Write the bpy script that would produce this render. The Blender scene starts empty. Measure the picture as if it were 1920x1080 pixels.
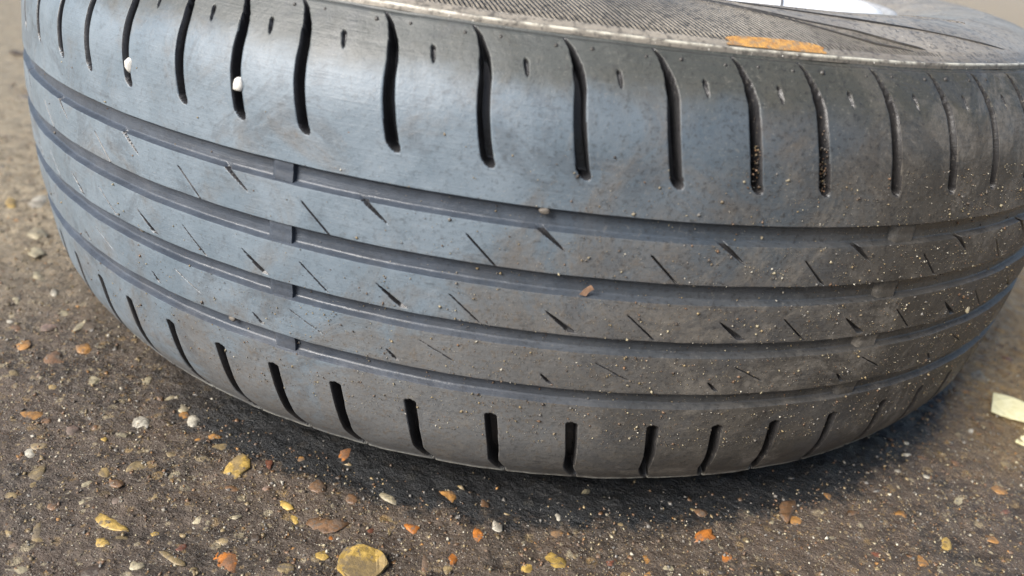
import bpy, math, random
import numpy as np
from mathutils import Matrix, Vector, noise
random.seed(7); rng = np.random.default_rng(11)
C = bpy.context.scene.collection
sc = bpy.context.scene

# ---------------------------------------------------------------- camera, sky, sun, exposure
cd = bpy.data.cameras.new('camera'); cam = bpy.data.objects.new('camera', cd); C.objects.link(cam)
rot = Matrix(((0.99109439, -0.13308924, 0.00437675), (0.06323213, 0.44144494, -0.89505758), (0.11719044, 0.8873633, 0.44592912)))
cam.matrix_world = Matrix.Translation((0, -0.55374272, 0.25534586 - 0.0215)) @ rot.to_4x4()
cd.sensor_width = 36; cd.lens = 1422.7755 / 1920 * 36
cd.clip_start = 0.01; cd.clip_end = 200
cd.dof.use_dof = True; cd.dof.focus_distance = 0.31; cd.dof.aperture_fstop = 8
sc.camera = cam

SUN_TH, SUN_EL = math.radians(-50), math.radians(38)      # angle round the tyre (0 = towards camera), elevation
sdir = Vector((math.sin(SUN_TH)*math.cos(SUN_EL), -math.cos(SUN_TH)*math.cos(SUN_EL), math.sin(SUN_EL)))
w = bpy.data.worlds.new('World'); sc.world = w; w.use_nodes = True
nt = w.node_tree; bg = nt.nodes['Background']; bg.inputs['Strength'].default_value = 0.065
sky = nt.nodes.new('ShaderNodeTexSky'); sky.sky_type = 'NISHITA'; sky.sun_disc = False
sky.sun_elevation = SUN_EL; sky.sun_rotation = math.atan2(sdir.x, sdir.y)
sky.dust_density = 3.0; sky.air_density = 1.0
nt.links.new(sky.outputs[0], bg.inputs['Color'])
sl = bpy.data.lights.new('sun', 'SUN'); sl.energy = 2.6; sl.angle = math.radians(32); sl.color = (1, 0.965, 0.92)
so = bpy.data.objects.new('sun', sl); C.objects.link(so); so.rotation_euler = sdir.to_track_quat('Z', 'Y').to_euler()
sc.view_settings.view_transform = 'Standard'; sc.view_settings.look = 'None'
sc.view_settings.exposure = 1.45; sc.view_settings.gamma = 1

# ---------------------------------------------------------------- helpers
def mesh_obj(name, V, F, mats, parent=None, smooth=True, uv=None, attr=None):
    me = bpy.data.meshes.new(name); V = np.asarray(V, np.float32)
    if isinstance(F, np.ndarray):
        n, k = F.shape
        me.vertices.add(len(V)); me.vertices.foreach_set('co', V.ravel())
        me.loops.add(n*k); me.loops.foreach_set('vertex_index', F.astype(np.int32).ravel())
        me.polygons.add(n); me.polygons.foreach_set('loop_start', np.arange(0, n*k, k, dtype=np.int32))
        me.polygons.foreach_set('loop_total', np.full(n, k, np.int32))
        me.update(calc_edges=True)
    else:
        me.from_pydata([tuple(map(float, v)) for v in V], [], F); me.update()
    if smooth: me.polygons.foreach_set('use_smooth', np.ones(len(me.polygons), bool))
    if uv is not None:
        l = me.uv_layers.new(name='surface')
        li = np.empty(len(me.loops), np.int32); me.loops.foreach_get('vertex_index', li)
        l.data.foreach_set('uv', np.asarray(uv, np.float32)[li].ravel())
    for m in (mats if isinstance(mats, list) else [mats]): me.materials.append(m)
    o = bpy.data.objects.new(name, me); C.objects.link(o)
    if parent: o.parent = parent
    return o

def tag(o, label=None, cat=None, group=None, kind=None):
    if label: o['label'] = label
    if cat: o['category'] = cat
    if group: o['group'] = group
    if kind: o['kind'] = kind
    return o

class NB:
    """small node-building helper"""
    def __init__(s, name):
        s.m = bpy.data.materials.new(name); s.m.use_nodes = True
        s.t = s.m.node_tree; s.b = s.t.nodes['Principled BSDF']
        s.tc = s.t.nodes.new('ShaderNodeTexCoord')
    def L(s, a, b): s.t.links.new(a, b)
    def put(s, inp, v):
        if hasattr(v, 'is_linked') or isinstance(v, bpy.types.NodeSocket): s.L(v, inp)
        else: inp.default_value = v
    def noise(s, vec, scale, detail=4, rough=.55, dist=0):
        n = s.t.nodes.new('ShaderNodeTexNoise'); s.put(n.inputs['Vector'], vec)
        n.inputs['Scale'].default_value = scale; n.inputs['Detail'].default_value = detail
        n.inputs['Roughness'].default_value = rough; n.inputs['Distortion'].default_value = dist
        return n.outputs[0]
    def vor(s, vec, scale, feature='F1', rnd=1):
        n = s.t.nodes.new('ShaderNodeTexVoronoi'); s.put(n.inputs['Vector'], vec)
        n.feature = feature; n.inputs['Scale'].default_value = scale; n.inputs['Randomness'].default_value = rnd
        return n
    def mr(s, v, a, b, c=0., d=1., smooth=True):
        n = s.t.nodes.new('ShaderNodeMapRange'); n.interpolation_type = 'SMOOTHSTEP' if smooth else 'LINEAR'
        s.put(n.inputs[0], v)
        for i, q in enumerate((a, b, c, d)): n.inputs[i+1].default_value = q
        return n.outputs[0]
    def math(s, op, a, b=0.):
        n = s.t.nodes.new('ShaderNodeMath'); n.operation = op; s.put(n.inputs[0], a); s.put(n.inputs[1], b)
        return n.outputs[0]
    def mix(s, f, a, b, mode='MIX'):
        n = s.t.nodes.new('ShaderNodeMix'); n.data_type = 'RGBA'; n.blend_type = mode
        s.put(n.inputs[0], f)
        for i, q in ((6, a), (7, b)):
            if isinstance(q, tuple): q = tuple(q) + (1,) if len(q) == 3 else q
            s.put(n.inputs[i], q)
        return n.outputs[2]
    def ramp(s, v, stops):
        n = s.t.nodes.new('ShaderNodeValToRGB'); s.put(n.inputs[0], v); e = n.color_ramp.elements
        while len(e) < len(stops): e.new(.5)
        for q, (p, c) in zip(e, stops): q.position = p; q.color = tuple(c) + (1,)
        return n.outputs[0]
    def bump(s, h, strength, dist, normal=None):
        n = s.t.nodes.new('ShaderNodeBump'); n.inputs['Strength'].default_value = strength
        n.inputs['Distance'].default_value = dist; s.put(n.inputs['Height'], h)
        if normal is not None: s.L(normal, n.inputs['Normal'])
        return n.outputs[0]
    def sep(s, v):
        n = s.t.nodes.new('ShaderNodeSeparateXYZ'); s.put(n.inputs[0], v); return n.outputs

# ---------------------------------------------------------------- materials
def rubber(name, worn, hatch=False):
    """worn 1 = running surface polished grey with road dust, 0 = unworn black rubber"""
    k = NB(name); ob = k.tc.outputs['Object']; X, Y, Z = k.sep(ob); U, V, _ = k.sep(k.tc.outputs['UV'])
    big = k.noise(ob, 9, 5, .6, .6); mid = k.noise(ob, 45, 6, .65, .4); fin = k.noise(ob, 420, 4, .6)
    black = (.020, .021, .023)
    base = k.mix(k.mr(mid, .3, .7), (.108, .140, .170), (.142, .176, .208))
    if worn < .5: base = k.mix(k.mr(mid, .35, .7), black, (.034, .035, .036))
    if worn < .1: base = k.mix(k.mr(mid, .35, .7), (.018, .018, .020), (.030, .030, .032))
    if abs(worn-.3) < .01: base = k.mix(k.mr(mid, .35, .7), (.036, .045, .060), (.056, .069, .090))
    # light fall-off painted into the rubber, darker toward the right-hand end
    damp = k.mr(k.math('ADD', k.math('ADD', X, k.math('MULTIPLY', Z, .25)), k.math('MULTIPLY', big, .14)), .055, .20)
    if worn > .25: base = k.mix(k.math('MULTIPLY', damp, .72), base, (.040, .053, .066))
    # brown road dust, thicker on the side that last ran on the ground
    side = k.mr(k.math('ADD', k.math('ADD', X, k.math('MULTIPLY', Z, -2.4)), k.math('MULTIPLY', big, .20)), -.28, .02)
    patch = k.mr(k.math('ADD', k.noise(ob, 24, 6, .7, 1.0), k.math('MULTIPLY', side, .36)), .48, .74)
    spk = k.mr(fin, .50, .68)
    dust = k.math('MULTIPLY', k.math('MULTIPLY', patch, k.math('ADD', .7, k.math('MULTIPLY', spk, .3))), 1.0 if worn > .5 else .35 if worn > .1 else .15)
    base = k.mix(k.math('MULTIPLY', dust, .85 if worn > .5 else .5), base, (.098, .080, .062))
    # brown dirt, deepened to paint light fall-off toward the right-hand end
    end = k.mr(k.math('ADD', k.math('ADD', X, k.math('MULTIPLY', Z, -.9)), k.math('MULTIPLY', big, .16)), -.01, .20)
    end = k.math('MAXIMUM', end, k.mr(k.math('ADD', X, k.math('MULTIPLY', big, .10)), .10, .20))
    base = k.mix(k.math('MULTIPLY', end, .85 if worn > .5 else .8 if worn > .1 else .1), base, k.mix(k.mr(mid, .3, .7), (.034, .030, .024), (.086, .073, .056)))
    if worn > .5:
        # darker olive tone on the upper shoulder, with a wavy lower edge
        wob = k.math('ADD', V, k.math('MULTIPLY', k.noise(ob, 28, 6, .65), 26.))
        sh = k.mr(wob, 84, 98)
        base = k.mix(k.math('MULTIPLY', sh, .80), base, (.046, .045, .034))
        gl = k.vor(ob, 900); glm = k.math('MULTIPLY', k.mr(gl.outputs['Distance'], .16, .08), k.mr(k.noise(ob, 160, 2), .55, .62))
        base = k.mix(k.math('MULTIPLY', glm, .6), base, (.30, .28, .24))
        scr = k.mr(k.noise(ob, 60, 8, .8, 2.5), .60, .66)
        base = k.mix(k.math('MULTIPLY', scr, .25), base, (.02, .022, .025))
    mot = k.noise(ob, 18, 7, .75, 1.5)
    base = k.mix(k.math('MULTIPLY', k.mr(mot, .54, .60), .30 if worn > .5 else .10), base, (.045, .050, .058))
    grn = k.noise(ob, 520, 5, .75)
    amp = k.mr(X, -.08, .14, .25, .75)
    base = k.mix(k.math('MULTIPLY', k.mr(grn, .52, .64), amp), base, (.022, .021, .020))
    base = k.mix(k.math('MULTIPLY', k.mr(grn, .42, .32), k.math('MULTIPLY', amp, .5)), base, (.20, .185, .16))
    cv = k.t.nodes.new('ShaderNodeCombineXYZ'); k.L(k.math('MULTIPLY', U, .012), cv.inputs[0]); k.L(k.math('MULTIPLY', V, .55), cv.inputs[1])
    scu = k.noise(cv.outputs[0], 1.6, 6, .75, .3)                 # fine scuffs round the tyre
    base = k.mix(k.math('MULTIPLY', k.mr(scu, .52, .64), .15), base, (.052, .058, .066))
    base = k.mix(k.math('MULTIPLY', k.mr(scu, .42, .34), .06), base, (.22, .24, .26))
    if worn > .5:
        # broad smears of dried grey-brown silt on the centre and lower ribs
        sm = k.math('MULTIPLY', k.mr(k.noise(ob, 15, 7, .78, 1.4), .50, .60), k.mr(k.math('ADD', X, k.math('MULTIPLY', Z, -1.2)), -.20, .02))
        base = k.mix(k.math('MULTIPLY', sm, k.mr(k.noise(ob, 380, 5, .75), .35, .62, .15, .8)), base, (.165, .148, .125))
    if worn > .1:
        # paler broken line along the two moulded lips
        l1 = k.math('MULTIPLY', k.mr(V, 99.3, 100., 0, 1), k.mr(V, 100.5, 101.3, 1, 0))
        l2 = k.math('MULTIPLY', k.mr(V, -89.9, -89.2, 0, 1), k.mr(V, -88.4, -87.6, 1, 0))
        lip = k.math('MULTIPLY', k.math('ADD', l1, l2), k.mr(k.noise(ob, 120, 4, .7), .38, .60))
        base = k.mix(k.math('MULTIPLY', lip, .65), base, (.34, .34, .30))
    k.L(base, k.b.inputs['Base Color'])
    rg = k.math('ADD', k.mr(mid, .3, .7, .36 if worn > .5 else .28, .50 if worn > .5 else .40), k.math('MULTIPLY', dust, .3))
    k.L(rg, k.b.inputs['Roughness']); k.b.inputs['Specular IOR Level'].default_value = .42
    n = k.bump(k.noise(ob, 1400, 3, .6), .25, .0003)
    n = k.bump(k.noise(ob, 260, 5, .65), .35, .0007, n); n = k.bump(scu, .3, .0005, n)
    n = k.bump(dust, .35, .0004, n)
    if hatch:
        dd = k.mr(k.noise(ob, 35, 6, .7), .3, .6, .55, 1)
        dd = k.math('MULTIPLY', dd, k.mr(k.math('ADD', V, k.math('MULTIPLY', X, -40.)), 92, 104, .35, 1))
        base = k.mix(k.math('MULTIPLY', dd, k.mr(X, .26, .02, .86, .92)), base, (.29, .26, .215))
        base = k.mix(k.math('MULTIPLY', k.mr(k.noise(ob, 500, 3, .6), .5, .64), .6), base, (.022, .021, .020))
        base = k.mix(k.mr(k.noise(ob, 1000, 2, .6), .68, .74), base, (.7, .67, .6))  # pale flecks painted in as sparkle on the serrations
        base = k.mix(k.math('MULTIPLY', lip, .7), base, (.62, .60, .50))
        k.L(base, k.b.inputs['Base Color'])
        # fine diagonal serrations moulded into the sidewall band
        ph = k.math('ADD', k.math('MULTIPLY', U, 2*math.pi/2.0), k.math('MULTIPLY', V, 2*math.pi/2.6))
        wv = k.math('SINE', ph)
        lim = k.math('ADD', k.math('MULTIPLY', U, -.30), 157.)
        msk = k.math('MULTIPLY', k.mr(V, 104.5, 105.5), k.mr(k.math('SUBTRACT', lim, V), 0, .8))
        n = k.bump(k.math('MULTIPLY', wv, msk), 1.0, .0011, n)
        n = k.bump(k.noise(ob, 90, 3), .3, .0015, n)
    k.L(n, k.b.inputs['Normal'])
    return k.m
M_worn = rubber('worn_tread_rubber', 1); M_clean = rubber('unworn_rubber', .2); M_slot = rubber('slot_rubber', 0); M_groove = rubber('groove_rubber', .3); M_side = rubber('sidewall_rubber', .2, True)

def simple(name, col, rough=.5, var=.25, spec=.5, nscale=60, bump=.0, bscale=300):
    k = NB(name); ob = k.tc.outputs['Object']
    f = k.mr(k.noise(ob, nscale, 5, .65, .5), .3, .7)
    k.L(k.mix(f, tuple(c*(1-var) for c in col), tuple(min(1, c*(1+var)) for c in col)), k.b.inputs['Base Color'])
    k.b.inputs['Roughness'].default_value = rough; k.b.inputs['Specular IOR Level'].default_value = spec
    if bump: k.L(k.bump(k.noise(ob, bscale, 4, .6), .6, bump), k.b.inputs['Normal'])
    return k.m
M_white = simple('white_wheel_paint', (.85, .85, .84), .35, .03)
M_seam = simple('seam_grey', (.12, .12, .12), .6)  # thin dark seam across the wheel cover
M_metal = simple('rim_steel', (.35, .35, .35), .4, .15)
def crayon():
    k = NB('orange_tyre_crayon'); ob = k.tc.outputs['Object']
    f = k.mr(k.noise(ob, 260, 6, .75), .36, .66); c = k.mix(f, (.30, .15, .05), (.52, .28, .07))
    k.L(k.mix(k.math('MULTIPLY', k.mr(k.noise(ob, 330, 6, .8), .50, .58), .75), c, (.20, .165, .12)), k.b.inputs['Base Color'])
    k.b.inputs['Roughness'].default_value = .6; k.L(k.bump(k.noise(ob, 800, 5, .7), .8, .0007), k.b.inputs['Normal']); return k.m
M_crayon = crayon()

PC = dict(amber=(.30, .155, .050), yellow=(.38, .255, .070), orange=(.36, .130, .028), tan=(.22, .165, .085), cream=(.30, .26, .17),
          white=(.40, .37, .30), pink=(.24, .165, .13), brown=(.15, .085, .045), red=(.16, .065, .04), dark=(.05, .035, .025), grey=(.15, .14, .125))
def pebble_mat(name, col):
    k = NB(name); ob = k.tc.outputs['Object']; g = k.t.nodes.new('ShaderNodeNewGeometry').outputs['Position']
    f = k.mr(k.noise(g, 190, 6, .7, 1.2), .32, .68)
    base = k.mix(f, tuple(c*.5 for c in col), tuple(min(1, c*1.35) for c in col))
    cem = k.mr(k.noise(g, 330, 6, .75), .52, .60)                # cement still stuck on
    cem = k.math('MAXIMUM', cem, k.mr(k.noise(g, 60, 4, .6), .54, .60, 0, .7))
    base = k.mix(k.math('MULTIPLY', cem, .8), base, (.10, .083, .066))
    k.L(base, k.b.inputs['Base Color']); k.L(k.mr(cem, 0, 1, .3, .75), k.b.inputs['Roughness'])
    k.L(k.bump(k.noise(g, 700, 5, .7), .6, .0006), k.b.inputs['Normal']); return k.m
M_peb = {n: pebble_mat('pebble_'+n, c) for n, c in PC.items()}

def ground_mat():
    k = NB('gritty_concrete'); ob = k.tc.outputs['Object']; X, Y, Z = k.sep(ob)
    wob = k.noise(ob, 35, 4)
    base = k.mix(k.mr(k.noise(ob, 22, 7, .7, .8), .38, .62), (.030, .022, .016), (.084, .060, .043))
    base = k.mix(k.mr(k.noise(ob, 140, 6, .7), .40, .66, 0, .8), base, (.128, .098, .073))
    # fine stones in the mix, most of them skinned over with cement
    for scale, amt, dens in ((150, .75, .62), (330, .7, .60), (750, .65, .58)):
        v = k.vor(ob, scale)
        r, g, b = k.sep(v.outputs['Color'])
        stone = k.ramp(g, [(0, (.06, .045, .035)), (.3, (.13, .10, .07)), (.55, (.20, .14, .07)), (.75, (.27, .17, .06)), (.9, (.34, .29, .19))])
        m = k.math('MULTIPLY', k.mr(r, dens, dens+.03), k.mr(v.outputs['Distance'], .42, .30))
        m = k.math('MULTIPLY', m, k.mr(k.noise(ob, scale*1.7, 3), .38, .55))
        base = k.mix(k.math('MULTIPLY', m, amt), base, stone)
    # paler sandy tan toward the left and back, rusty silt on the right
    dry = k.mr(k.math('ADD', k.math('ADD', k.math('MULTIPLY', X, -1.), k.math('MULTIPLY', Y, .9)), k.math('MULTIPLY', k.noise(ob, 14, 5, .6), .16)), .06, .42)
    base = k.mix(k.math('MULTIPLY', dry, .8), base, k.mix(k.mr(k.noise(ob, 90, 6, .75), .35, .65), (.20, .165, .110), (.44, .36, .24)))
    silt = k.mr(k.math('ADD', k.math('ADD', X, k.math('MULTIPLY', Y, .6)), k.math('MULTIPLY', k.noise(ob, 16, 5, .6), .14)), .17, .31)
    silt = k.math('MULTIPLY', silt, k.mr(Y, .10, .35, 1, .25))
    base = k.mix(k.math('MULTIPLY', silt, .85), base, k.mix(k.mr(k.noise(ob, 110, 6, .75), .35, .65), (.20, .125, .05), (.44, .30, .13)))
    # sand sparkle painted in as pale dots
    g2 = k.vor(ob, 1100); r, g, b = k.sep(g2.outputs['Color'])
    sp = k.math('MULTIPLY', k.mr(g2.outputs['Distance'], .34, .2), k.mr(r, .86, .88))
    base = k.mix(k.math('MULTIPLY', sp, .8), base, (.48, .44, .36))
    # black rubber dust and damp where the tyre stands
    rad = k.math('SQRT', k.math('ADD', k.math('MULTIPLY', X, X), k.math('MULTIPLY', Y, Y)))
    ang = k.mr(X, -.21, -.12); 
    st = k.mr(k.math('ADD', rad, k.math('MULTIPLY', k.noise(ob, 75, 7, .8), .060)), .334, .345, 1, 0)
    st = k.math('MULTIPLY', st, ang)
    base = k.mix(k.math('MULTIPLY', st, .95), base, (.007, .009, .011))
    k.L(base, k.b.inputs['Base Color'])
    k.L(k.mr(k.noise(ob, 70, 5, .7), .35, .65, .26, .55), k.b.inputs['Roughness'])
    n = k.bump(k.noise(ob, 1500, 4, .7), .7, .0006)
    n = k.bump(k.noise(ob, 330, 5, .7), 1.0, .0026, n)
    k.L(n, k.b.inputs['Normal'])
    return k.m
M_ground = ground_mat()

# ---------------------------------------------------------------- tyre profile (h from mid-plane, r), s = length along it in mm
ZC = 0.12788 - 0.0215
def profile():
    K = [(0,.316),(.02,.3155),(.035,.3145),(.0506,.3128),(.062,.3112),(.070,.3087),(.077,.3052),(.083,.3010),(.0885,.2966),(.0925,.2932),(.0955,.2885),(.0985,.2825),(.1015,.2745),(.1040,.265),(.1052,.255),(.1050,.245),(.1030,.2335),(.1000,.224),(.0955,.2165),(.0925,.2125)]
    P = np.array(K); P = np.vstack([P[:0:-1]*[-1, 1], P]); out = []
    Q = np.vstack([2*P[0]-P[1], P, 2*P[-1]-P[-2]])
    for i in range(1, len(Q)-2):
        t = np.linspace(0, 1, 24, endpoint=False)[:, None]; a, b, c, d = Q[i-1], Q[i], Q[i+1], Q[i+2]
        out.append(.5*((2*b)+(c-a)*t+(2*a-5*b+4*c-d)*t*t+(-a+3*b-3*c+d)*t**3))
    out.append(P[-1:]); c = np.vstack(out)
    s = np.r_[0, np.cumsum(np.linalg.norm(np.diff(c, axis=0), axis=1))]; s -= np.interp(0, c[:, 0], s)
    return s*1000, c[:, 0], c[:, 1]
PS, PH, PR = profile()
_dh, _dr = np.gradient(PH, PS), np.gradient(PR, PS); _l = np.hypot(_dh, _dr)
PNr, PNh = _dh/_l, -_dr/_l                                      # outward normal
def surf(theta, s, d=0.):
    """point on the tyre at angle theta (rad), profile length s (mm), raised d (mm)"""
    h, r = np.interp(s, PS, PH), np.interp(s, PS, PR); nr, nh = np.interp(s, PS, PNr), np.interp(s, PS, PNh)
    r = r + nr*d/1000; z = ZC + h + nh*d/1000
    return np.stack([r*np.sin(theta), -r*np.cos(theta), z + 0*theta], -1)

# ---------------------------------------------------------------- tread pattern
SHS = [-190, -98, -85, -79, -76, -65, -55, -48, -38, -31, -25, -14, -6, 3, 8.6, 16, 26, 33, 39, 50, 53.5, 59.7, 67, 73.6, 80, 87.3, 93.4, 97, 104, 190]
SHV = [9.6, 9.6, 8.4, 7.9, 7.7, 7.5, 7.2, 7.0, 6.7, 5.4, 3.9, 1.2, -.7, -2.9, -3.8, -5.2, -7.2, -8.7, -9.1, -9.1, -9.43, -9.71, -9.97, -10.12, -10.2, -10.51, -11.03, -11.6, -11.9, -11.9]
def shear(s): return np.interp(s, SHS, SHV)                     # degrees; slots and sipes run along lines of equal phi
US = [-39.4,-34.75,-29.6,-24.06,-19.15,-14.37,-8.35,-2.43,3.41,9.2,14.49,19.34,25.22,30.77,35.85]
LS = [-37.98,-33.07,-27.7,-22.27,-17.27,-12.11,-6.41,-.55,5.25,11.24,16.27,21.21,26.8,32.65,38.0]
def extend(a, lo=-178, hi=178, p=5.3):
    a = list(a)
    while a[0]-p > lo: a.insert(0, a[0]-p*(1+.07*math.sin(len(a)*1.3)))
    while a[-1]+p < hi: a.append(a[-1]+p*(1+.07*math.sin(len(a)*1.3)))
    return a
USx, LSx = extend(US), extend(LS)
# features: (s_low, s_high, phi at s_low (deg), drift to s_high (deg), width low, width high, depth, end taper low, end taper high)
F = []
def feat(th0, s0, th1, s1, w0, w1, dep, t0=.5, t1=.5):
    if s0 > s1: th0, s0, th1, s1, w0, w1, t0, t1 = th1, s1, th0, s0, w1, w0, t1, t0
    p0 = th0 - shear(s0); p1 = th1 - shear(s1); F.append((s0, s1, p0, p1-p0, w0, w1, dep, t0, t1))
for i, a in enumerate(USx):
    feat(a, 50.3, a-2.5, 97.0, 4.15, 3.3, 8.0, 3.0, 13.0)
for i, a in enumerate(LSx):
    feat(a, -47.6, a+1.7, -89.2, 4.5, 3.4, 8.0, .8, 5.0)
for i in range(len(USx)-1):                                     # short nicks between the upper slots
    m = (USx[i]+USx[i+1])/2 + .3
    feat(m-1.75, 81.0, m-2.05, 87.5, 1.0, 1.7, 1.6, 2.5, 1.0)
def seq(vals, p=10.6): return extend(vals, p=p)
for a in seq([-40.9,-30.84,-20.65,-10.54,.73,12.45,22.42,32.78,42.9]): feat(a, 33.6, a+2.1, 24.7, 3.6, .7, 2.6, .1, 2.5)
for a in seq([-34.07-.4,-24.74,-14.52,-3.48,8.19,18.94,29.57,39.06]): feat(a, 26.6, a+2.0, 16.6, .75, .9, 2.4, .6, .4)
for a in seq([-39.6,-29.59,-19.29,-9.15,2.04,13.79,23.81,35.01-.5]): feat(a, 2.0, a+2.0, -5.8, .7, 3.4, 2.6, 2.5, .1)
for a in seq([-34.6,-24.28-.3,-14.61,-4.18,7.46,18.6,28.74,39.0]): feat(a, 3.0, a+2.1, -6.6, .55, .85, 2.0, .6, .4)
for a in seq([-38.7,-28.74,-18.59,-8.17,2.47,14.31,25.14,35.6]): feat(a, -25.2, a+.75, -29.2, .8, 1.8, 1.8, .8, .3)
for a in seq([-36.5,-26.0,-15.62,-6.0,5.9,15.9,26.9]): feat(a, -18.0, a+2.6, -25.2, .5, .8, 1.5, .8, .4)
F = np.array(F)
GROOVES = [(35.5, 3.75), (12.4, 3.85), (-10.7, 3.35), (-34.85, 3.65)]   # centre s, half width

def depth(phi, s):
    """carved depth in mm on the grid phi (deg) x s (mm)"""
    D = np.zeros((len(phi), len(s)))
    for c, hw in GROOVES:
        e = hw - np.abs(s - c)                                  # mm inside the groove
        g = np.clip((e+.25)/1.35, 0, 1); g = g*g*(3-2*g)
        D = np.maximum(D, (2.7*g + .35*np.clip(e/hw, 0, 1))[None])
    for s0, s1, p0, dp, w0, w1, dep, t0, t1 in F:
        j = np.where((s > s0-.6) & (s < s1+.6))[0]
        if not len(j): continue
        lo, hi = min(p0, p0+dp)-1.2, max(p0, p0+dp)+1.2
        i = np.where((phi > lo) & (phi < hi))[0]
        if not len(i): continue
        ss = s[j]; f = np.clip((ss-s0)/(s1-s0), 0, 1)
        tl = np.clip((ss-s0)/t0, 0, 1); th = np.clip((s1-ss)/t1, 0, 1)
        w = (w0+(w1-w0)*f)*np.sqrt(np.maximum(0, 1-(1-tl)**2))*(.25+.75*th)
        x = (phi[i][:, None] - (p0+dp*f)[None])*math.pi/180*np.interp(ss, PS, PR)[None]*1000
        e = w[None]/2 - np.abs(x)
        soft = .42 if w0 > 2 else .18
        k = np.clip((e+soft*.6)/(soft*1.6), 0, 1); k = k*k*(3-2*k)
        dd = dep*k*(np.clip(tl*1.6, 0, 1)*np.clip(th*1.5, 0, 1))[None]
        D[np.ix_(i, j)] = np.maximum(D[np.ix_(i, j)], dd)
    # moulding line at the top of the shoulder, then the lip
    for sg in (1, -1):
        a = s*sg
        if sg > 0: D += (.9*np.exp(-((a-97.9)/1.0)**2) - .75*np.exp(-((a-100.2)/.8)**2))[None]
        else: D += (-.55*np.exp(-((a-88.6)/.8)**2) + 1.1*np.clip(a-89.2, 0, 8) - 1.1*np.clip(a-112, 0, 8))[None]
    return D

def phi_grid():
    lo, hi = -66., 66.
    c = np.arange(lo, hi, .01); dens = np.full(len(c), 1/.115)
    for s0, s1, p0, dp, w0, w1, dep, t0, t1 in F:
        ww = max(w0, w1)/2/.315/1000*180/math.pi
        m = (c > min(p0, p0+dp)-ww-.05) & (c < max(p0, p0+dp)+ww+.05)
        dens[m] = np.maximum(dens[m], 1/.055 if max(w0, w1) > 3.5 or 1 else 1)
    cum = np.r_[0, np.cumsum(dens[:-1]*.01)]; n = int(cum[-1])
    hi_part = np.interp(np.linspace(0, cum[-1], n+1), cum, c)
    back = np.linspace(66, 294, 430)[1:-1]
    return np.r_[hi_part, back]
PHI = phi_grid()
def s_rows(a, b, step): return np.linspace(a, b, max(2, int(round((b-a)/step))+1))
root = bpy.data.objects.new('tyre', None); C.objects.link(root)
tag(root, 'worn black car tyre lying on its side on gritty wet concrete', 'tyre')

def ring(name, s, mat, back_wrap=True):
    phi = PHI; n, m = len(phi), len(s)
    ph = np.where(phi > 180, phi-360, phi)
    o = np.argsort(ph); D = np.empty((n, m)); D[o] = depth(ph[o], s)
    th = np.radians(phi[:, None] + shear(s)[None]); S = np.broadcast_to(s, th.shape)
    # slightly uneven wear
    wv = .10*np.sin(th*37+S*.05) + .07*np.sin(th*61-S*.11+1) + .05*np.sin(th*143+S*.23)
    P = surf(th, S, -D + wv)
    V = P.reshape(-1, 3); i = np.arange(n)[:, None]*m; ip = ((np.arange(n)+1) % n)[:, None]*m; j = np.arange(m-1)[None]
    Fc = np.stack([i+j, ip+j, ip+j+1, i+j+1], -1).reshape(-1, 4)
    thd = np.degrees(th); thd = np.where(thd > 200, thd-360, thd)
    uv = np.stack([thd*math.pi/180*316, S], -1).reshape(-1, 2)
    o = mesh_obj(name, V, Fc, [mat, M_slot], root, True, uv)
    if mat is M_worn:
        Dn = D*np.ones((n, m)); q = (Dn[:, :-1]+Dn[:, 1:])/2; q = (q+np.roll(q, -1, 0))/2
        o.data.polygons.foreach_set('material_index', ((q > .28) & (np.abs((s[:-1]+s[1:])/2) < 97)[None]).astype(np.int32).ravel())
    return o

e = .05
edges = []
for c, hw in GROOVES: edges += [(c-hw-.15, c+hw+.15)]
G1, G2, G3, G4 = edges
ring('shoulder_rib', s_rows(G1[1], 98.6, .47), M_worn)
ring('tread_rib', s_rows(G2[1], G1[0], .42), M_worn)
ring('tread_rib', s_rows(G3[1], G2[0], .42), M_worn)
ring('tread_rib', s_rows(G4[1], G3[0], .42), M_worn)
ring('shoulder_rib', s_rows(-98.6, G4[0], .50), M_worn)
grooves = [ring('tread_groove', s_rows(a, b, .40), M_groove) for a, b in edges]

# sidewalls, bead to shoulder, coarser grid
def sidewall(sg):
    th = np.radians(np.arange(0, 360, .4)); s = np.r_[np.arange(98.6, 104, .3), np.arange(104, 184.2, .9)]*sg
    n, m = len(th), len(s); D = depth(np.array([0.]), s)[0]
    T, S = np.meshgrid(th, s, indexing='ij')
    lift = -D[None] + .12*np.sin(T*23)
    for c0, wd, hg in ((107.2, .5, .35), (139., .6, .5), (160., .8, .6)): lift = lift + hg*np.exp(-((S*sg-c0)/wd)**2)
    V = surf(T, S, lift).reshape(-1, 3); i = np.arange(n)[:, None]*m; ip = ((np.arange(n)+1) % n)[:, None]*m; j = np.arange(m-1)[None]
    q = [i+j, ip+j, ip+j+1, i+j+1]
    if sg < 0: q = q[::-1]
    td = np.where(T > math.pi, T-2*math.pi, T)
    return mesh_obj('sidewall', V, np.stack(q, -1).reshape(-1, 4), M_side, root, True, np.stack([td*316, S*1.], -1).reshape(-1, 2))
sw_low = sidewall(-1); sw = sidewall(1)

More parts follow.
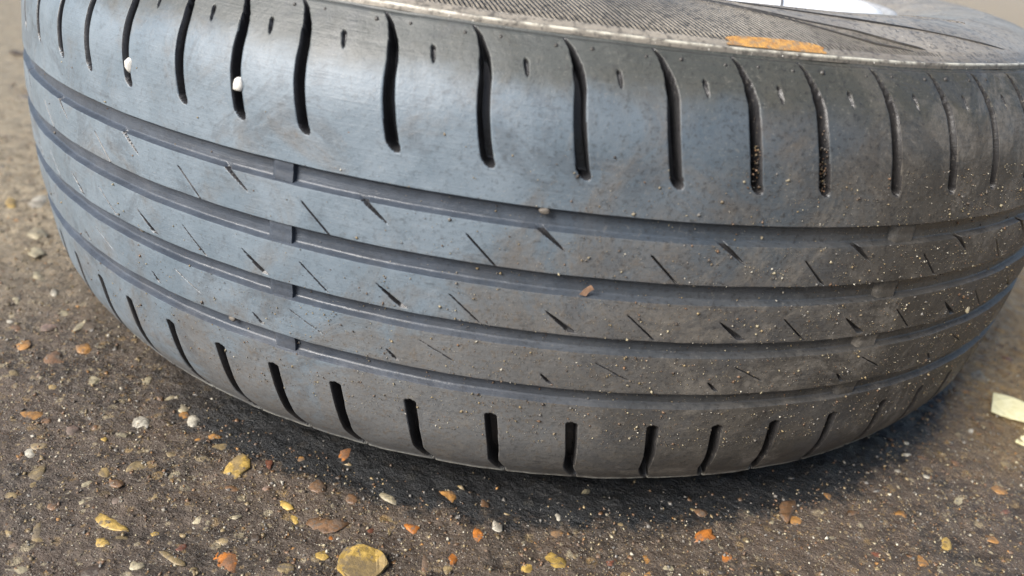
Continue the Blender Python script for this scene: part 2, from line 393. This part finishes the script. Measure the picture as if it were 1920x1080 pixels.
def strip(name, pts, width, height, mat, parent, n=60, embed=.3):
    """raised rounded strip following (theta deg, s mm) points on the tyre surface"""
    pts = np.array(pts, float); t = np.linspace(0, 1, n); k = np.linspace(0, 1, len(pts))
    th = np.interp(t, k, pts[:, 0]); s = np.interp(t, k, pts[:, 1])
    X = th*math.pi/180*290; dx, ds = np.gradient(X), np.gradient(s); l = np.hypot(dx, ds)+1e-9; nx, ns = -ds/l, dx/l
    rows = []; tp = np.sqrt(np.clip(np.minimum(t, 1-t)*12, 0, 1))
    for f, hgt in ((-1, -embed), (-.7, height*.8), (0, height), (.7, height*.8), (1, -embed)):
        rows.append(surf(np.radians((X+nx*f*width/2*tp)/290*180/math.pi), s+ns*f*width/2*tp, hgt*tp-embed*(1-tp)))
    V = np.stack(rows, 1).reshape(-1, 3); i = np.arange(n-1)[:, None]*5; j = np.arange(4)[None]
    return mesh_obj(name, V, np.stack([i+j, i+5+j, i+6+j, i+1+j], -1).reshape(-1, 4), mat, parent)
LINES = [[(8.0,145),(12.7,135.5),(15.42,129.2),(18.5,122.95),(21.58,116.31),(24.85,110.09),(28.79,106.5)],
         [(11.5,138),(15.98,130.03),(19.59,123.78),(23.98,118.57),(27.35,112.05),(30.4,107.6)],
         [(12.,142.5),(16.44,138.45),(21.09,134.23),(26.09,130.45),(31.43,125.03),(35.93,119.34),(43.29,109.17)]]
for L in LINES: strip('styling_line', L, 1.3, .55, M_clean, sw)
# faint raised characters too worn to read beside the styling lines
for q in range(9):
    a = 38.0+q*.85; s0 = 150-q*1.6
    strip('raised_mark', [(a, s0), (a+.25, s0-4.0)], 1.0, .3, M_side, sw, 8)
# orange crayon mark
def patch(name, outline_th, outline_s, mat, parent, lift=.35, n=46, m=9):
    u = np.linspace(0, 1, n)[:, None]; v = np.linspace(0, 1, m)[None]
    th = outline_th[0] + (outline_th[1]-outline_th[0])*u + 0*v
    e0 = .08*np.sin(u*23)+.05*np.sin(u*61); e1 = .15*np.sin(u*11+2)+.08*np.sin(u*37) - 2.2*np.abs(2*u-1)**5
    s = outline_s[0]+e0 + (outline_s[1]+e1-outline_s[0]-e0)*v
    V = surf(np.radians(th + .12*np.sin(v*9)*np.where(u < .5, -1, 1)), s, lift + 0*s).reshape(-1, 3)
    i = np.arange(n-1)[:, None]*m; j = np.arange(m-1)[None]
    return mesh_obj(name, V, np.stack([i+j, i+m+j, i+m+1+j, i+1+j], -1).reshape(-1, 4), mat, parent)
patch('crayon_mark', (12.0, 19.4), (101.7, 107.4), M_crayon, sw)
# moulded pips in a row on the upper shoulder
def pip_mesh():
    V = [(0, 0, .55)]; Fq = []
    for k in range(8): V.append((.9*math.cos(k*math.pi/4), .9*math.sin(k*math.pi/4), -.2))
    for k in range(8): V.append((.6*math.cos(k*math.pi/4), .6*math.sin(k*math.pi/4), .4))
    for k in range(8):
        a, b = 1+k, 1+(k+1) % 8; Fq += [(a, b, b+8, a+8), (a+8, b+8, 0)]
    me = bpy.data.meshes.new('pip'); me.from_pydata([(x/1000, y/1000, z/1000) for x, y, z in V], [], Fq)
    me.polygons.foreach_set('use_smooth', [True]*len(me.polygons)); me.materials.append(M_clean); return me
pm = pip_mesh()
for i, a in enumerate([x for x in US if -16 < x < 36]):
    for off, s in ((-2.9, 93.6), (-.6, 93.9)):
        o = bpy.data.objects.new('pip', pm); C.objects.link(o); o.parent = root
        th = math.radians(a+off); p = surf(np.array(th), s); q = surf(np.array(th), s, 1.)
        o.location = Vector(p); o.rotation_euler = Vector(q-p).to_track_quat('Z', 'Y').to_euler(); o.scale = [random.uniform(.7, 1.1)]*3

# tread wear bars across each groove
for gi, (c, hw) in enumerate(GROOVES):
    for base in (-102, -58.7, -15.3, 28.0, 71.5, 115):
        t0, t1 = base-2.0+random.uniform(-.2, .2), base
        n, m = 14, 9; th = np.linspace(t0, t1, n); ss = np.linspace(c-hw+.35, c+hw-.35, m)
        TH, SS = np.meshgrid(th, ss, indexing='ij')
        rise = np.clip((TH-t0)/.55, 0, 1); rise = rise**2*(3-2*rise)
        dd = -3.2 + 2.3*rise + .0*SS - .25*np.exp(-((SS-c)/1.2)**2)
        V = surf(np.radians(TH), SS, dd).reshape(-1, 3); V2 = surf(np.radians(np.full(m, t1)), ss, np.full(m, -3.4))
        Fl = [(i*m+j, (i+1)*m+j, (i+1)*m+j+1, i*m+j+1) for i in range(n-1) for j in range(m-1)]
        k = n*m; V = np.vstack([V, V[(n-1)*m:], V2]); Fl += [(k+j, k+m+j, k+m+j+1, k+j+1) for j in range(m-1)]
        mesh_obj('wear_bar', V, Fl, M_groove if base < 0 else M_worn, grooves[gi])

# wheel in the middle: pressed rim and pale wheel cover
def lathe(name, prof, mat, parent, n=160):
    th = np.linspace(0, 2*math.pi, n, endpoint=False); P = np.array(prof); m = len(P)
    V = np.stack([P[None, :, 0]*np.sin(th)[:, None], -P[None, :, 0]*np.cos(th)[:, None], ZC+P[None, :, 1]+0*th[:, None]], -1).reshape(-1, 3)
    i = np.arange(n)[:, None]*m; ip = ((np.arange(n)+1) % n)[:, None]*m; j = np.arange(m-1)[None]
    return mesh_obj(name, V, np.stack([i+j, ip+j, ip+j+1, i+j+1], -1).reshape(-1, 4), mat, parent)
rim = lathe('wheel_rim', [(.2132, .0905), (.2138, .0955), (.2120, .0985), (.2095, .0985), (.2075, .0965), (.2065, .090), (.200, .070), (.190, .02), (.19, -.06), (.205, -.09), (.2125, -.095)], M_metal, root)
lathe('wheel_cover', [(.2060, .0930), (.2045, .0975), (.198, .0995), (.18, .1015), (.14, .1045), (.08, .107), (.001, .108)], M_white, rim)
V = []
for u in np.linspace(0, 1, 12):
    x = np.interp(u, [0, .5, .75, .9, 1], [.1235, .1153, .1113, .1090, .1068]); y = np.interp(u, [0, .5, .75, .9, 1], [-.100, -.133, -.1493, -.158, -.1665])
    r = math.hypot(x, y); z = ZC + np.interp(r, [.08, .14, .18, .198, .2045], [.107, .1045, .1015, .0995, .0975]) + .0005
    for d in (-.0006, .0006): V.append((x+d, y+d*.25, z))
mesh_obj('cover_seam', V, [(2*i, 2*i+1, 2*i+3, 2*i+2) for i in range(11)], M_seam, rim)

# ---------------------------------------------------------------- ground
def ground_h(x, y):
    return .0014*noise.noise(Vector((x*38, y*38, 0))) + .0012*noise.noise(Vector((x*110, y*110, 3))) + .0008*noise.noise(Vector((x*230, y*230, 7)))
ax = np.r_[-60, -20, -8, -4, -2.5, -1.6, np.arange(-1.1, -.45, .02), np.arange(-.45, .45, .0018), np.arange(.45, 1.1, .02), 1.6, 2.5, 4, 8, 20, 60]
ay = np.r_[-60, -20, -8, -3, -1.5, -.9, -.6, np.arange(-.5, -.40, .02), np.arange(-.40, .0, .0018), np.arange(.0, 1.1, .02), 1.6, 2.5, 4, 8, 20, 60]
GX, GY = np.meshgrid(ax, ay, indexing='ij')
H = np.array([ground_h(a, b) for a, b in zip(GX.ravel(), GY.ravel())])
far = np.maximum(abs(GX), abs(GY)).ravel() > 1.2; H[far] = 0
V = np.stack([GX.ravel(), GY.ravel(), H], -1); n, m = GX.shape; i = np.arange(n-1)[:, None]*m; j = np.arange(m-1)[None]
ground = mesh_obj('ground', V, np.stack([i+j, i+m+j, i+m+1+j, i+1+j], -1).reshape(-1, 4), M_ground)
tag(ground, 'damp brown concrete ground with exposed pebbles and grit', kind='structure')

# pebbles set in the concrete
import bmesh
def pebble_mesh(seed, col, rough=.7, sub=2):
    bm = bmesh.new(); bmesh.ops.create_icosphere(bm, subdivisions=sub, radius=1); r = random.Random(seed)
    off = Vector((seed*3.1, seed*1.7, 0)); planes = [(Vector((r.uniform(-1, 1), r.uniform(-1, 1), r.uniform(-.4, 1))).normalized(), r.uniform(.55, .85)) for _ in range(6)]
    for v in bm.verts:
        v.co *= 1 + rough*noise.noise(v.co*1.3+off) + .10*noise.noise(v.co*3+off)
        for nrm, d in planes:
            k = v.co.dot(nrm)
            if k > d: v.co -= nrm*(k-d)*.85
    me = bpy.data.meshes.new('pebble'); bm.to_mesh(me); bm.free()
    me.polygons.foreach_set('use_smooth', [True]*len(me.polygons)); me.materials.append(M_peb[col]); return me
PM = {c: [pebble_mesh(17*i+hash_i, c, sub=2) for i in range(4)] for hash_i, c in enumerate(PC)}
DATA = "-213.5,-281.4,6.76,3.65,163,amber;-206.0,-282.6,3.67,2.52,145,brown;-216.1,-259.2,4.34,2.15,138,yellow;-227.3,-253.9,3.62,2.35,139,tan;-202.1,-248.8,4.46,3.27,104,cream;-165.1,-275.9,5.16,3.47,130,white;-177.8,-242.4,4.43,1.94,120,cream;-152.5,-260.2,3.37,2.22,124,cream;-143.6,-267.3,4.32,2.88,124,white;-149.4,-265.2,2.64,1.84,126,amber;-191.1,-286.9,4.25,2.63,134,pink;-174.5,-290.0,2.42,1.35,127,yellow;-168.6,-286.4,2.42,1.79,166,cream;-161.4,-254.1,2.86,2.31,-144,cream;-198.5,-304.8,4.43,2.78,139,white;-197.0,-300.5,3.42,2.35,149,tan;-164.4,-308.8,5.08,2.48,125,yellow;-151.9,-305.2,4.79,3.62,117,tan;-154.9,-315.7,3.95,2.92,158,brown;-187.8,-317.6,6.50,2.68,-84,tan;-123.8,-285.3,3.98,3.31,154,tan;-128.7,-278.9,2.87,2.23,131,amber;-111.8,-294.0,7.45,5.29,-89,yellow;-108.9,-309.2,3.80,2.89,175,brown;-84.0,-314.9,4.28,2.44,154,yellow;-77.5,-321.8,2.32,1.87,122,yellow;-74.5,-301.4,5.34,3.86,99,brown;-85.5,-285.6,2.08,1.83,130,amber;-94.2,-307.3,2.39,1.91,126,pink;-166.0,-319.2,2.95,1.88,-103,cream;-169.4,-345.7,7.78,1.74,123,tan;-145.5,-337.6,7.84,2.44,158,yellow;-144.0,-347.2,3.53,2.47,165,yellow;-138.0,-344.1,2.66,1.81,171,tan;-161.1,-328.8,2.63,1.29,127,cream;-149.4,-325.9,2.86,2.09,149,pink;-94.8,-347.6,5.21,4.10,121,orange;-72.8,-348.5,4.21,3.28,175,tan;-61.5,-340.1,3.10,2.65,171,yellow;-115.2,-350.1,6.22,1.31,152,tan;-113.8,-344.7,2.09,1.58,141,red;-138.5,-359.9,4.37,2.98,167,dark;-113.5,-334.2,2.01,0.60,138,white;-100.5,-325.8,2.02,1.39,-157,cream;-99.5,-338.5,2.84,1.78,-178,tan;-113.6,-329.5,2.57,1.83,-133,cream;-163.5,-365.3,4.82,2.57,179,cream;-63.8,-323.8,6.40,3.85,-173,brown;-67.6,-276.5,5.13,3.25,93,orange;-17.1,-297.3,4.10,2.94,161,amber;-42.2,-303.2,3.75,2.40,153,cream;-39.8,-314.7,6.94,1.55,102,tan;-29.3,-317.4,3.24,2.50,144,orange;-1.6,-318.7,4.48,3.00,119,orange;-10.1,-330.4,5.38,1.99,76,orange;-11.7,-335.9,3.23,1.68,97,tan;-20.5,-335.6,4.07,2.10,99,brown;-1.1,-299.2,3.32,2.56,88,brown;31.2,-298.4,2.71,1.58,119,white;32.0,-310.7,4.11,3.12,76,amber;31.0,-326.8,4.52,4.27,146,yellow;19.1,-331.9,3.07,2.41,-158,yellow;53.5,-322.8,2.11,1.58,67,red;68.0,-318.0,2.94,2.23,53,amber;-18.7,-310.7,4.06,1.81,98,dark;-57.1,-306.1,2.95,2.46,112,brown;44.6,-279.9,4.39,1.72,71,cream;138.4,-274.8,6.86,3.47,65,brown;141.3,-280.6,4.26,2.64,-143,amber;95.9,-300.2,4.97,3.22,-152,orange;103.4,-311.4,3.07,2.04,56,orange;130.2,-284.7,1.99,1.21,-149,cream;161.2,-261.0,2.66,2.35,-171,amber;194.3,-268.8,3.16,1.94,51,amber;209.2,-283.1,6.85,2.90,66,yellow;193.2,-297.0,4.97,1.98,64,amber;256.2,-238.0,4.61,3.75,-175,amber;231.6,-251.4,4.51,2.23,-149,cream;301.5,-124.6,8.21,5.08,38,tan;268.5,-185.9,3.87,1.88,-140,white;198.1,-302.5,1.95,1.72,52,cream;222.8,-206.4,2.58,1.74,79,white;221.6,-236.0,2.11,2.10,84,white;208.4,-233.3,2.76,1.84,-153,white;190.3,-238.2,2.04,1.15,-139,white;-369.8,-57.7,9.75,4.22,126,yellow;-356.0,-46.6,12.12,7.40,121,white;-326.4,-97.8,8.46,4.88,129,cream;-310.5,-124.2,7.70,4.07,128,cream;-269.6,-170.7,4.25,2.15,127,white;-287.9,-155.8,8.64,3.68,142,cream;-250.9,-207.6,6.08,3.98,123,pink;-251.2,-227.7,5.15,2.78,131,amber;-220.0,-224.5,4.31,3.29,157,amber;-229.6,-237.1,6.07,4.05,138,brown;-235.6,-200.4,6.39,2.67,-93,cream;-284.3,-183.3,3.58,2.46,142,cream;-240.6,-251.9,3.61,1.95,132,tan;-250.3,-193.2,4.64,3.25,138,cream;-273.0,-205.8,3.82,2.16,133,white;-142.3,-293.4,2.39,1.84,141,tan;-88.5,-335.1,1.93,1.60,160,dark;-136.5,-319.9,2.03,1.36,130,tan;155.1,-290.6,2.91,1.70,-148,cream;172.0,-297.1,3.11,1.66,-153,red;115.2,-297.9,2.20,1.42,-147,tan;83.6,-295.7,2.29,1.66,-131,dark;58.4,-300.4,2.03,1.50,-148,tan;10.7,-322.9,2.11,1.89,56,dark;77.0,-321.3,2.61,1.62,-158,cream;234.4,-276.2,3.03,2.36,-164,amber;274.2,-214.6,3.89,3.28,-165,tan;242.4,-221.2,2.97,2.52,28,brown;171.6,-270.6,3.18,1.81,-146,brown;-46.6,-323.0,2.09,1.92,120,red;-99.7,-291.9,2.62,2.20,132,red;-60.1,-329.9,1.52,1.38,154,orange;-171.1,-332.9,2.25,1.56,158,brown;-189.9,-330.4,2.64,1.75,152,tan;-173.7,-353.4,2.28,1.49,151,brown;-127.0,-339.3,1.98,1.50,154,yellow;-126.1,-355.4,2.39,1.67,169,cream;-105.5,-354.4,2.15,1.47,176,tan;252.9,-255.1,3.87,1.83,-149,red"
placed = []
def put_pebble(x, y, a, b, ang, col, parent=ground, up=-.32):
    o = bpy.data.objects.new('pebble', random.choice(PM[col])); C.objects.link(o); o.parent = parent
    hz = min(a, b)*random.uniform(.35, .5)
    o.scale = (a*1.3, b*1.3, hz*1.1); o.location = (x, y, ground_h(x, y)+hz*up-.0002)
    o.rotation_euler = (random.uniform(-.12, .12), random.uniform(-.12, .12), ang); placed.append((x, y, max(a, b)))
for q in DATA.split(';'):
    x, y, a, b, an, col = q.split(',')
    put_pebble(float(x)/1e3, float(y)/1e3, float(a)/1e3, float(b)/1e3, math.radians(float(an)), col)
cols = list(PC); wts = [5, 3, 2, 8, 7, 4, 4, 8, 1.5, 3, 6]
tries = 0
while len(placed) < 298 and tries < 6000:
    tries += 1
    x, y = random.uniform(-.62, .46), random.uniform(-.42, .45)
    rr = math.hypot(x, y)
    if rr < .300 or (rr > .6): continue
    if y > -.05 and x > 0: continue
    if y > .05 and x > -.3: continue
    a = random.choice([.0013, .0016, .002, .0026, .0034])*(1.5 if rr > .42 else 1)
    if any((x-p[0])**2+(y-p[1])**2 < (a+p[2]+.001)**2 for p in placed): continue
    put_pebble(x, y, a*random.uniform(1, 1.7), a, random.uniform(0, 3.14), random.choices(cols, wts)[0], up=-.3)

def crumbs(name, pts, sizes, colidx, mats, normals=None, parent=None):
    """many tiny angular crumbs joined in one mesh"""
    oct_ = np.array([(1,0,0),(0,1,0),(-1,0,0),(0,-1,0),(0,0,1),(0,0,-1)], float)
    tri = np.array([(0,1,4),(1,2,4),(2,3,4),(3,0,4),(1,0,5),(2,1,5),(3,2,5),(0,3,5)])
    n = len(pts); A = rng.normal(size=(n, 3, 3)); Q, _ = np.linalg.qr(A)
    sh = oct_[None]*rng.uniform(.55, 1.3, (n, 6, 1)); V = np.einsum('nij,nkj->nki', Q, sh*np.array([1.2, .9, .7]))*sizes[:, None, None] + pts[:, None]
    Fx = (tri[None] + 6*np.arange(n)[:, None, None]).reshape(-1, 3)
    o = mesh_obj(name, V.reshape(-1, 3), Fx, mats, parent, False)
    o.data.polygons.foreach_set('material_index', np.repeat(colidx, 8).astype(np.int32)); return o
gm = [M_peb[c] for c in ('white', 'cream', 'tan', 'brown', 'grey', 'amber', 'dark')]
N = 42000
r_ = np.sqrt(rng.uniform(.278**2, .56**2, N)); t_ = np.radians(rng.uniform(-100, 88, N))
r_[:7000] = rng.uniform(.278, .36, 7000)
q = (r_ > .302+rng.normal(0, .006, N)) | (rng.uniform(0, 1, N) < .10); r_, t_ = r_[q], t_[q]; N = len(r_)
px, py = r_*np.sin(t_), -r_*np.cos(t_)
sz = rng.choice([.00025, .00035, .0005, .0007, .0011], N, p=[.3, .32, .22, .12, .04])
pz = np.array([ground_h(a, b) for a, b in zip(px, py)]) + sz*.3
g = crumbs('ground_grit', np.stack([px, py, pz], -1), sz, rng.choice(7, N, p=[.10, .15, .22, .22, .2, .04, .07]), gm, parent=None)
tag(g, 'sand and tiny stone chips strewn over the concrete', kind='stuff')
# aggregate showing through the concrete, too small to pick out
N = 11000
r_ = np.sqrt(rng.uniform(.29**2, .62**2, N)); t_ = np.radians(rng.uniform(-115, 90, N)); px, py = r_*np.sin(t_), -r_*np.cos(t_)
sz = rng.uniform(.0007, .0016, N)**1.0*rng.choice([1, 1.6], N, p=[.8, .2]); pz = np.array([ground_h(a, b) for a, b in zip(px, py)]) - sz*.35
g = crumbs('small_stones', np.stack([px, py, pz], -1), sz, rng.choice(7, N, p=[.01, .08, .25, .32, .18, .05, .11]), gm, parent=ground)
tag(g, kind='stuff')

# grit stuck on the tread, thickest on the dusty lower right
N = 90000
th = rng.uniform(-50, 50, N); s = rng.uniform(-60, 60, N)
pr = .05 + .95*np.clip((th*1.1 - s*.40 + 30)/46, 0, 1)**1.2; cl = np.sin(th*1.7+s*.3)*np.sin(th*.9-s*.21)*.5+.5
keep = rng.uniform(0, 1, N) < pr*(.35+.65*cl); th, s = th[keep], s[keep]
phi = th - shear(s); D = np.zeros(len(th))
for c, hw in GROOVES: D = np.maximum(D, np.where(abs(s-c) < hw, 2.9, 0))
ok = np.ones(len(th), bool)
for s0, s1, p0, dp, w0, w1, dep, t0, t1 in F:
    f = (s-s0)/(s1-s0); x = (phi-(p0+dp*np.clip(f, 0, 1)))*math.pi/180*315
    ok &= ~((f > -.02) & (f < 1.02) & (abs(x) < (w0+(w1-w0)*np.clip(f, 0, 1))/2+.3))
ok &= (D == 0) | (rng.uniform(0, 1, len(D)) < .5)
clump = np.array([noise.noise(Vector((a*.55, b*.5, 2.)))+.6*noise.noise(Vector((a*1.7, b*1.5, 5.))) for a, b in zip(th, s)])
ok &= rng.uniform(0, 1, len(D)) < np.clip(.32+1.5*clump, .05, 1)
th, s, D = th[ok], s[ok], D[ok]; sz = rng.choice([.00013, .0002, .0003, .0005, .0008], len(th), p=[.50, .30, .13, .055, .015])
g = crumbs('tread_grit', surf(np.radians(th), s, -D+.12), sz, rng.choice(7, len(th), p=[.08, .20, .26, .18, .22, 0, .06]), gm)
tag(g, 'pale sand grains clinging to the tyre tread', kind='stuff')
# grit packed into two or three slots on the right
P = []
for a in (14.49, 19.34):
    for _ in range(60):
        s = 50+abs(rng.normal(0, 12)); P.append(surf(np.radians(a-.2-.02*(s-50)+rng.normal(0, .18)), s, rng.uniform(-3.0, -.8)))
P = np.array(P); sz = rng.uniform(.0002, .0007, len(P))
g = crumbs('slot_grit', P, sz, rng.choice(7, len(P), p=[.0, .08, .22, .34, .2, 0, .16]), gm)
tag(g, 'packed grit lodged in the slots on the right of the upper shoulder', kind='stuff')

# two white stones jammed in the upper slots
def lodged(th, s, size, label, col='white', lift=-.6, cat='stone', group=None, name='stone'):
    bmm = pebble_mesh(int(abs(th*10))+3, col, .3); bmm.materials.clear(); bmm.materials.append(M_stone if col == 'white' else M_peb[col])
    o = bpy.data.objects.new(name, bmm); C.objects.link(o)
    p = surf(np.array(math.radians(th)), s, lift); q = surf(np.array(math.radians(th)), s, lift+1)
    R = Vector(q-p).to_track_quat('Z', 'Y').to_matrix().to_4x4(); o.matrix_world = Matrix.Translation(Vector(p)) @ R @ Matrix.Diagonal((size[0], size[1], size[2], 1))
    return tag(o, label, cat, group)
M_stone = simple('white_quartz', (.72, .70, .65), .55, .18, nscale=700, bump=.0005, bscale=900)
lodged(-29.74, 58.35, (.0022, .0034, .0022), 'small white stone jammed in the upper shoulder slot nearer the left edge', group='white stones stuck in slots')
lodged(-19.58, 61.84, (.0022, .0030, .0022), 'small white stone jammed in the wide upper slot nearer the middle', group='white stones stuck in slots')
lodged(38.96, -6.85, (.0013, .0018, .0013), 'tiny pale crumb on the far right of the tread beside a groove', col='cream', lift=.2, name='stone_crumb')
lodged(-29.49, -7.72, (.0022, .0013, .0010), 'pale grit lump at the left in the third groove down', col='grey', lift=-1.2, name='grit_lump', cat='grit')
lodged(-20.76, -32.6, (.0020, .0014, .0010), 'pale grit lump at the left in the lowest groove', col='grey', lift=-1.2, name='grit_lump', cat='grit')
lodged(1.13, 38.3, (.0020, .0012, .0008), 'pale grit lump on the upper edge of the top groove at mid tread', col='grey', lift=-.3, name='grit_lump', cat='grit')
# dry husk lying in the second groove
def bent_sheet(name, outline, z0, thick, mat, curl, frame, n=10):
    bm = bmesh.new(); vs = [bm.verts.new((x, y, 0)) for x, y in outline]; f = bm.faces.new(vs)
    bmesh.ops.subdivide_edges(bm, edges=bm.edges[:], cuts=3, use_grid_fill=True)
    bmesh.ops.triangulate(bm, faces=bm.faces[:])
    g = bmesh.ops.extrude_face_region(bm, geom=bm.faces[:]); top = [v for v in g['geom'] if isinstance(v, bmesh.types.BMVert)]
    for v in top: v.co.z += thick
    for v in bm.verts: v.co.z += curl(v.co.x, v.co.y)+z0
    bmesh.ops.recalc_face_normals(bm, faces=bm.faces[:])
    me = bpy.data.meshes.new(name); bm.to_mesh(me); bm.free(); me.materials.append(mat)
    o = bpy.data.objects.new(name, me); C.objects.link(o); o.matrix_world = frame; return o
M_husk = simple('dry_husk', (.20, .12, .075), .6, .3, nscale=400)
p = surf(np.array(math.radians(4.49)), 11.2, -.6); q = surf(np.array(math.radians(4.49)), 11.2, .4)
Fr = Matrix.Translation(Vector(p)) @ Vector(q-p).to_track_quat('Z', 'Y').to_matrix().to_4x4()
o = bent_sheet('husk', [(-.0022, -.0016), (.0002, -.0021), (.0012, -.0004), (.0026, .0010), (.0014, .0024), (.0002, .0012), (-.0008, .0002)], 0, .0003, M_husk, lambda x, y: 90*x*x+60*y*y, Fr)
tag(o, 'tiny dry brown husk lying in the second groove near the middle', 'husk')
k = NB('dry_leaf'); ob = k.tc.outputs['Object']
k.L(k.mix(k.mr(k.noise(ob, 250, 5, .7, 1), .3, .7), (.74, .68, .36), (.90, .85, .55)), k.b.inputs['Base Color']); k.b.inputs['Roughness'].default_value = .55
k.b.inputs['Subsurface Weight'].default_value = 0; k.L(k.bump(k.noise(ob, 500, 3), .4, .0004), k.b.inputs['Normal'])
lf = bent_sheet('leaf', [(.0, .0), (.0110, -.0090), (.0260, -.0230), (.0180, -.0420), (.0045, -.0320), (-.0132, -.0231)], .0012, .0004, k.m,
                lambda x, y: .0012*math.sin(x*190)+.0015*abs(math.sin(y*90)), Matrix.Translation((.3013, -.1439, .0008)))
tag(lf, 'broad pale yellow leaf strip on the ground at the right edge', 'leaf')
lf = bent_sheet('leaf', [(.0, .0), (-.0057, -.0053), (-.0182, -.0200), (-.0080, -.0250), (.004, -.016), (.008, -.006)], .0006, .0004, k.m,
                lambda x, y: .0015*math.sin(x*150), Matrix.Translation((.3078, -.1726, .0002)))
tag(lf, 'small pale yellow leaf scrap just below the broad leaf strip', 'leaf')
fl = bent_sheet('stone_flake', [(-0.0101, 0.0018), (-0.0079, 0.0063), (-0.0003, 0.0085), (0.0056, 0.0059), (0.0097, 0.0006), (0.0072, -0.0041), (0.0038, -0.0091), (-0.0042, -0.0097), (-0.0092, -0.0048)], -.0004, .0016, M_peb['yellow'], lambda x, y: .0011*math.sin(x*330)*math.sin(y*350+1)+.0004*math.sin(x*900+y*600)-.5*(x*x+y*y)*6, Matrix.Translation((-0.0442, -0.3405, .0006)))
tag(fl, 'large flat yellow flake at the bottom edge of the picture', 'stone flake')
# stray dark twig bit on the far left
tw = bent_sheet('bark_chip', [(-.012, -.004), (.008, -.006), (.014, .002), (.002, .006), (-.010, .004)], .001, .003, M_peb['dark'], lambda x, y: 8*x*x, Matrix.Translation((-.64, .37, 0)))
tag(tw, 'dark bark chip on the ground at the upper left', 'bark chip')
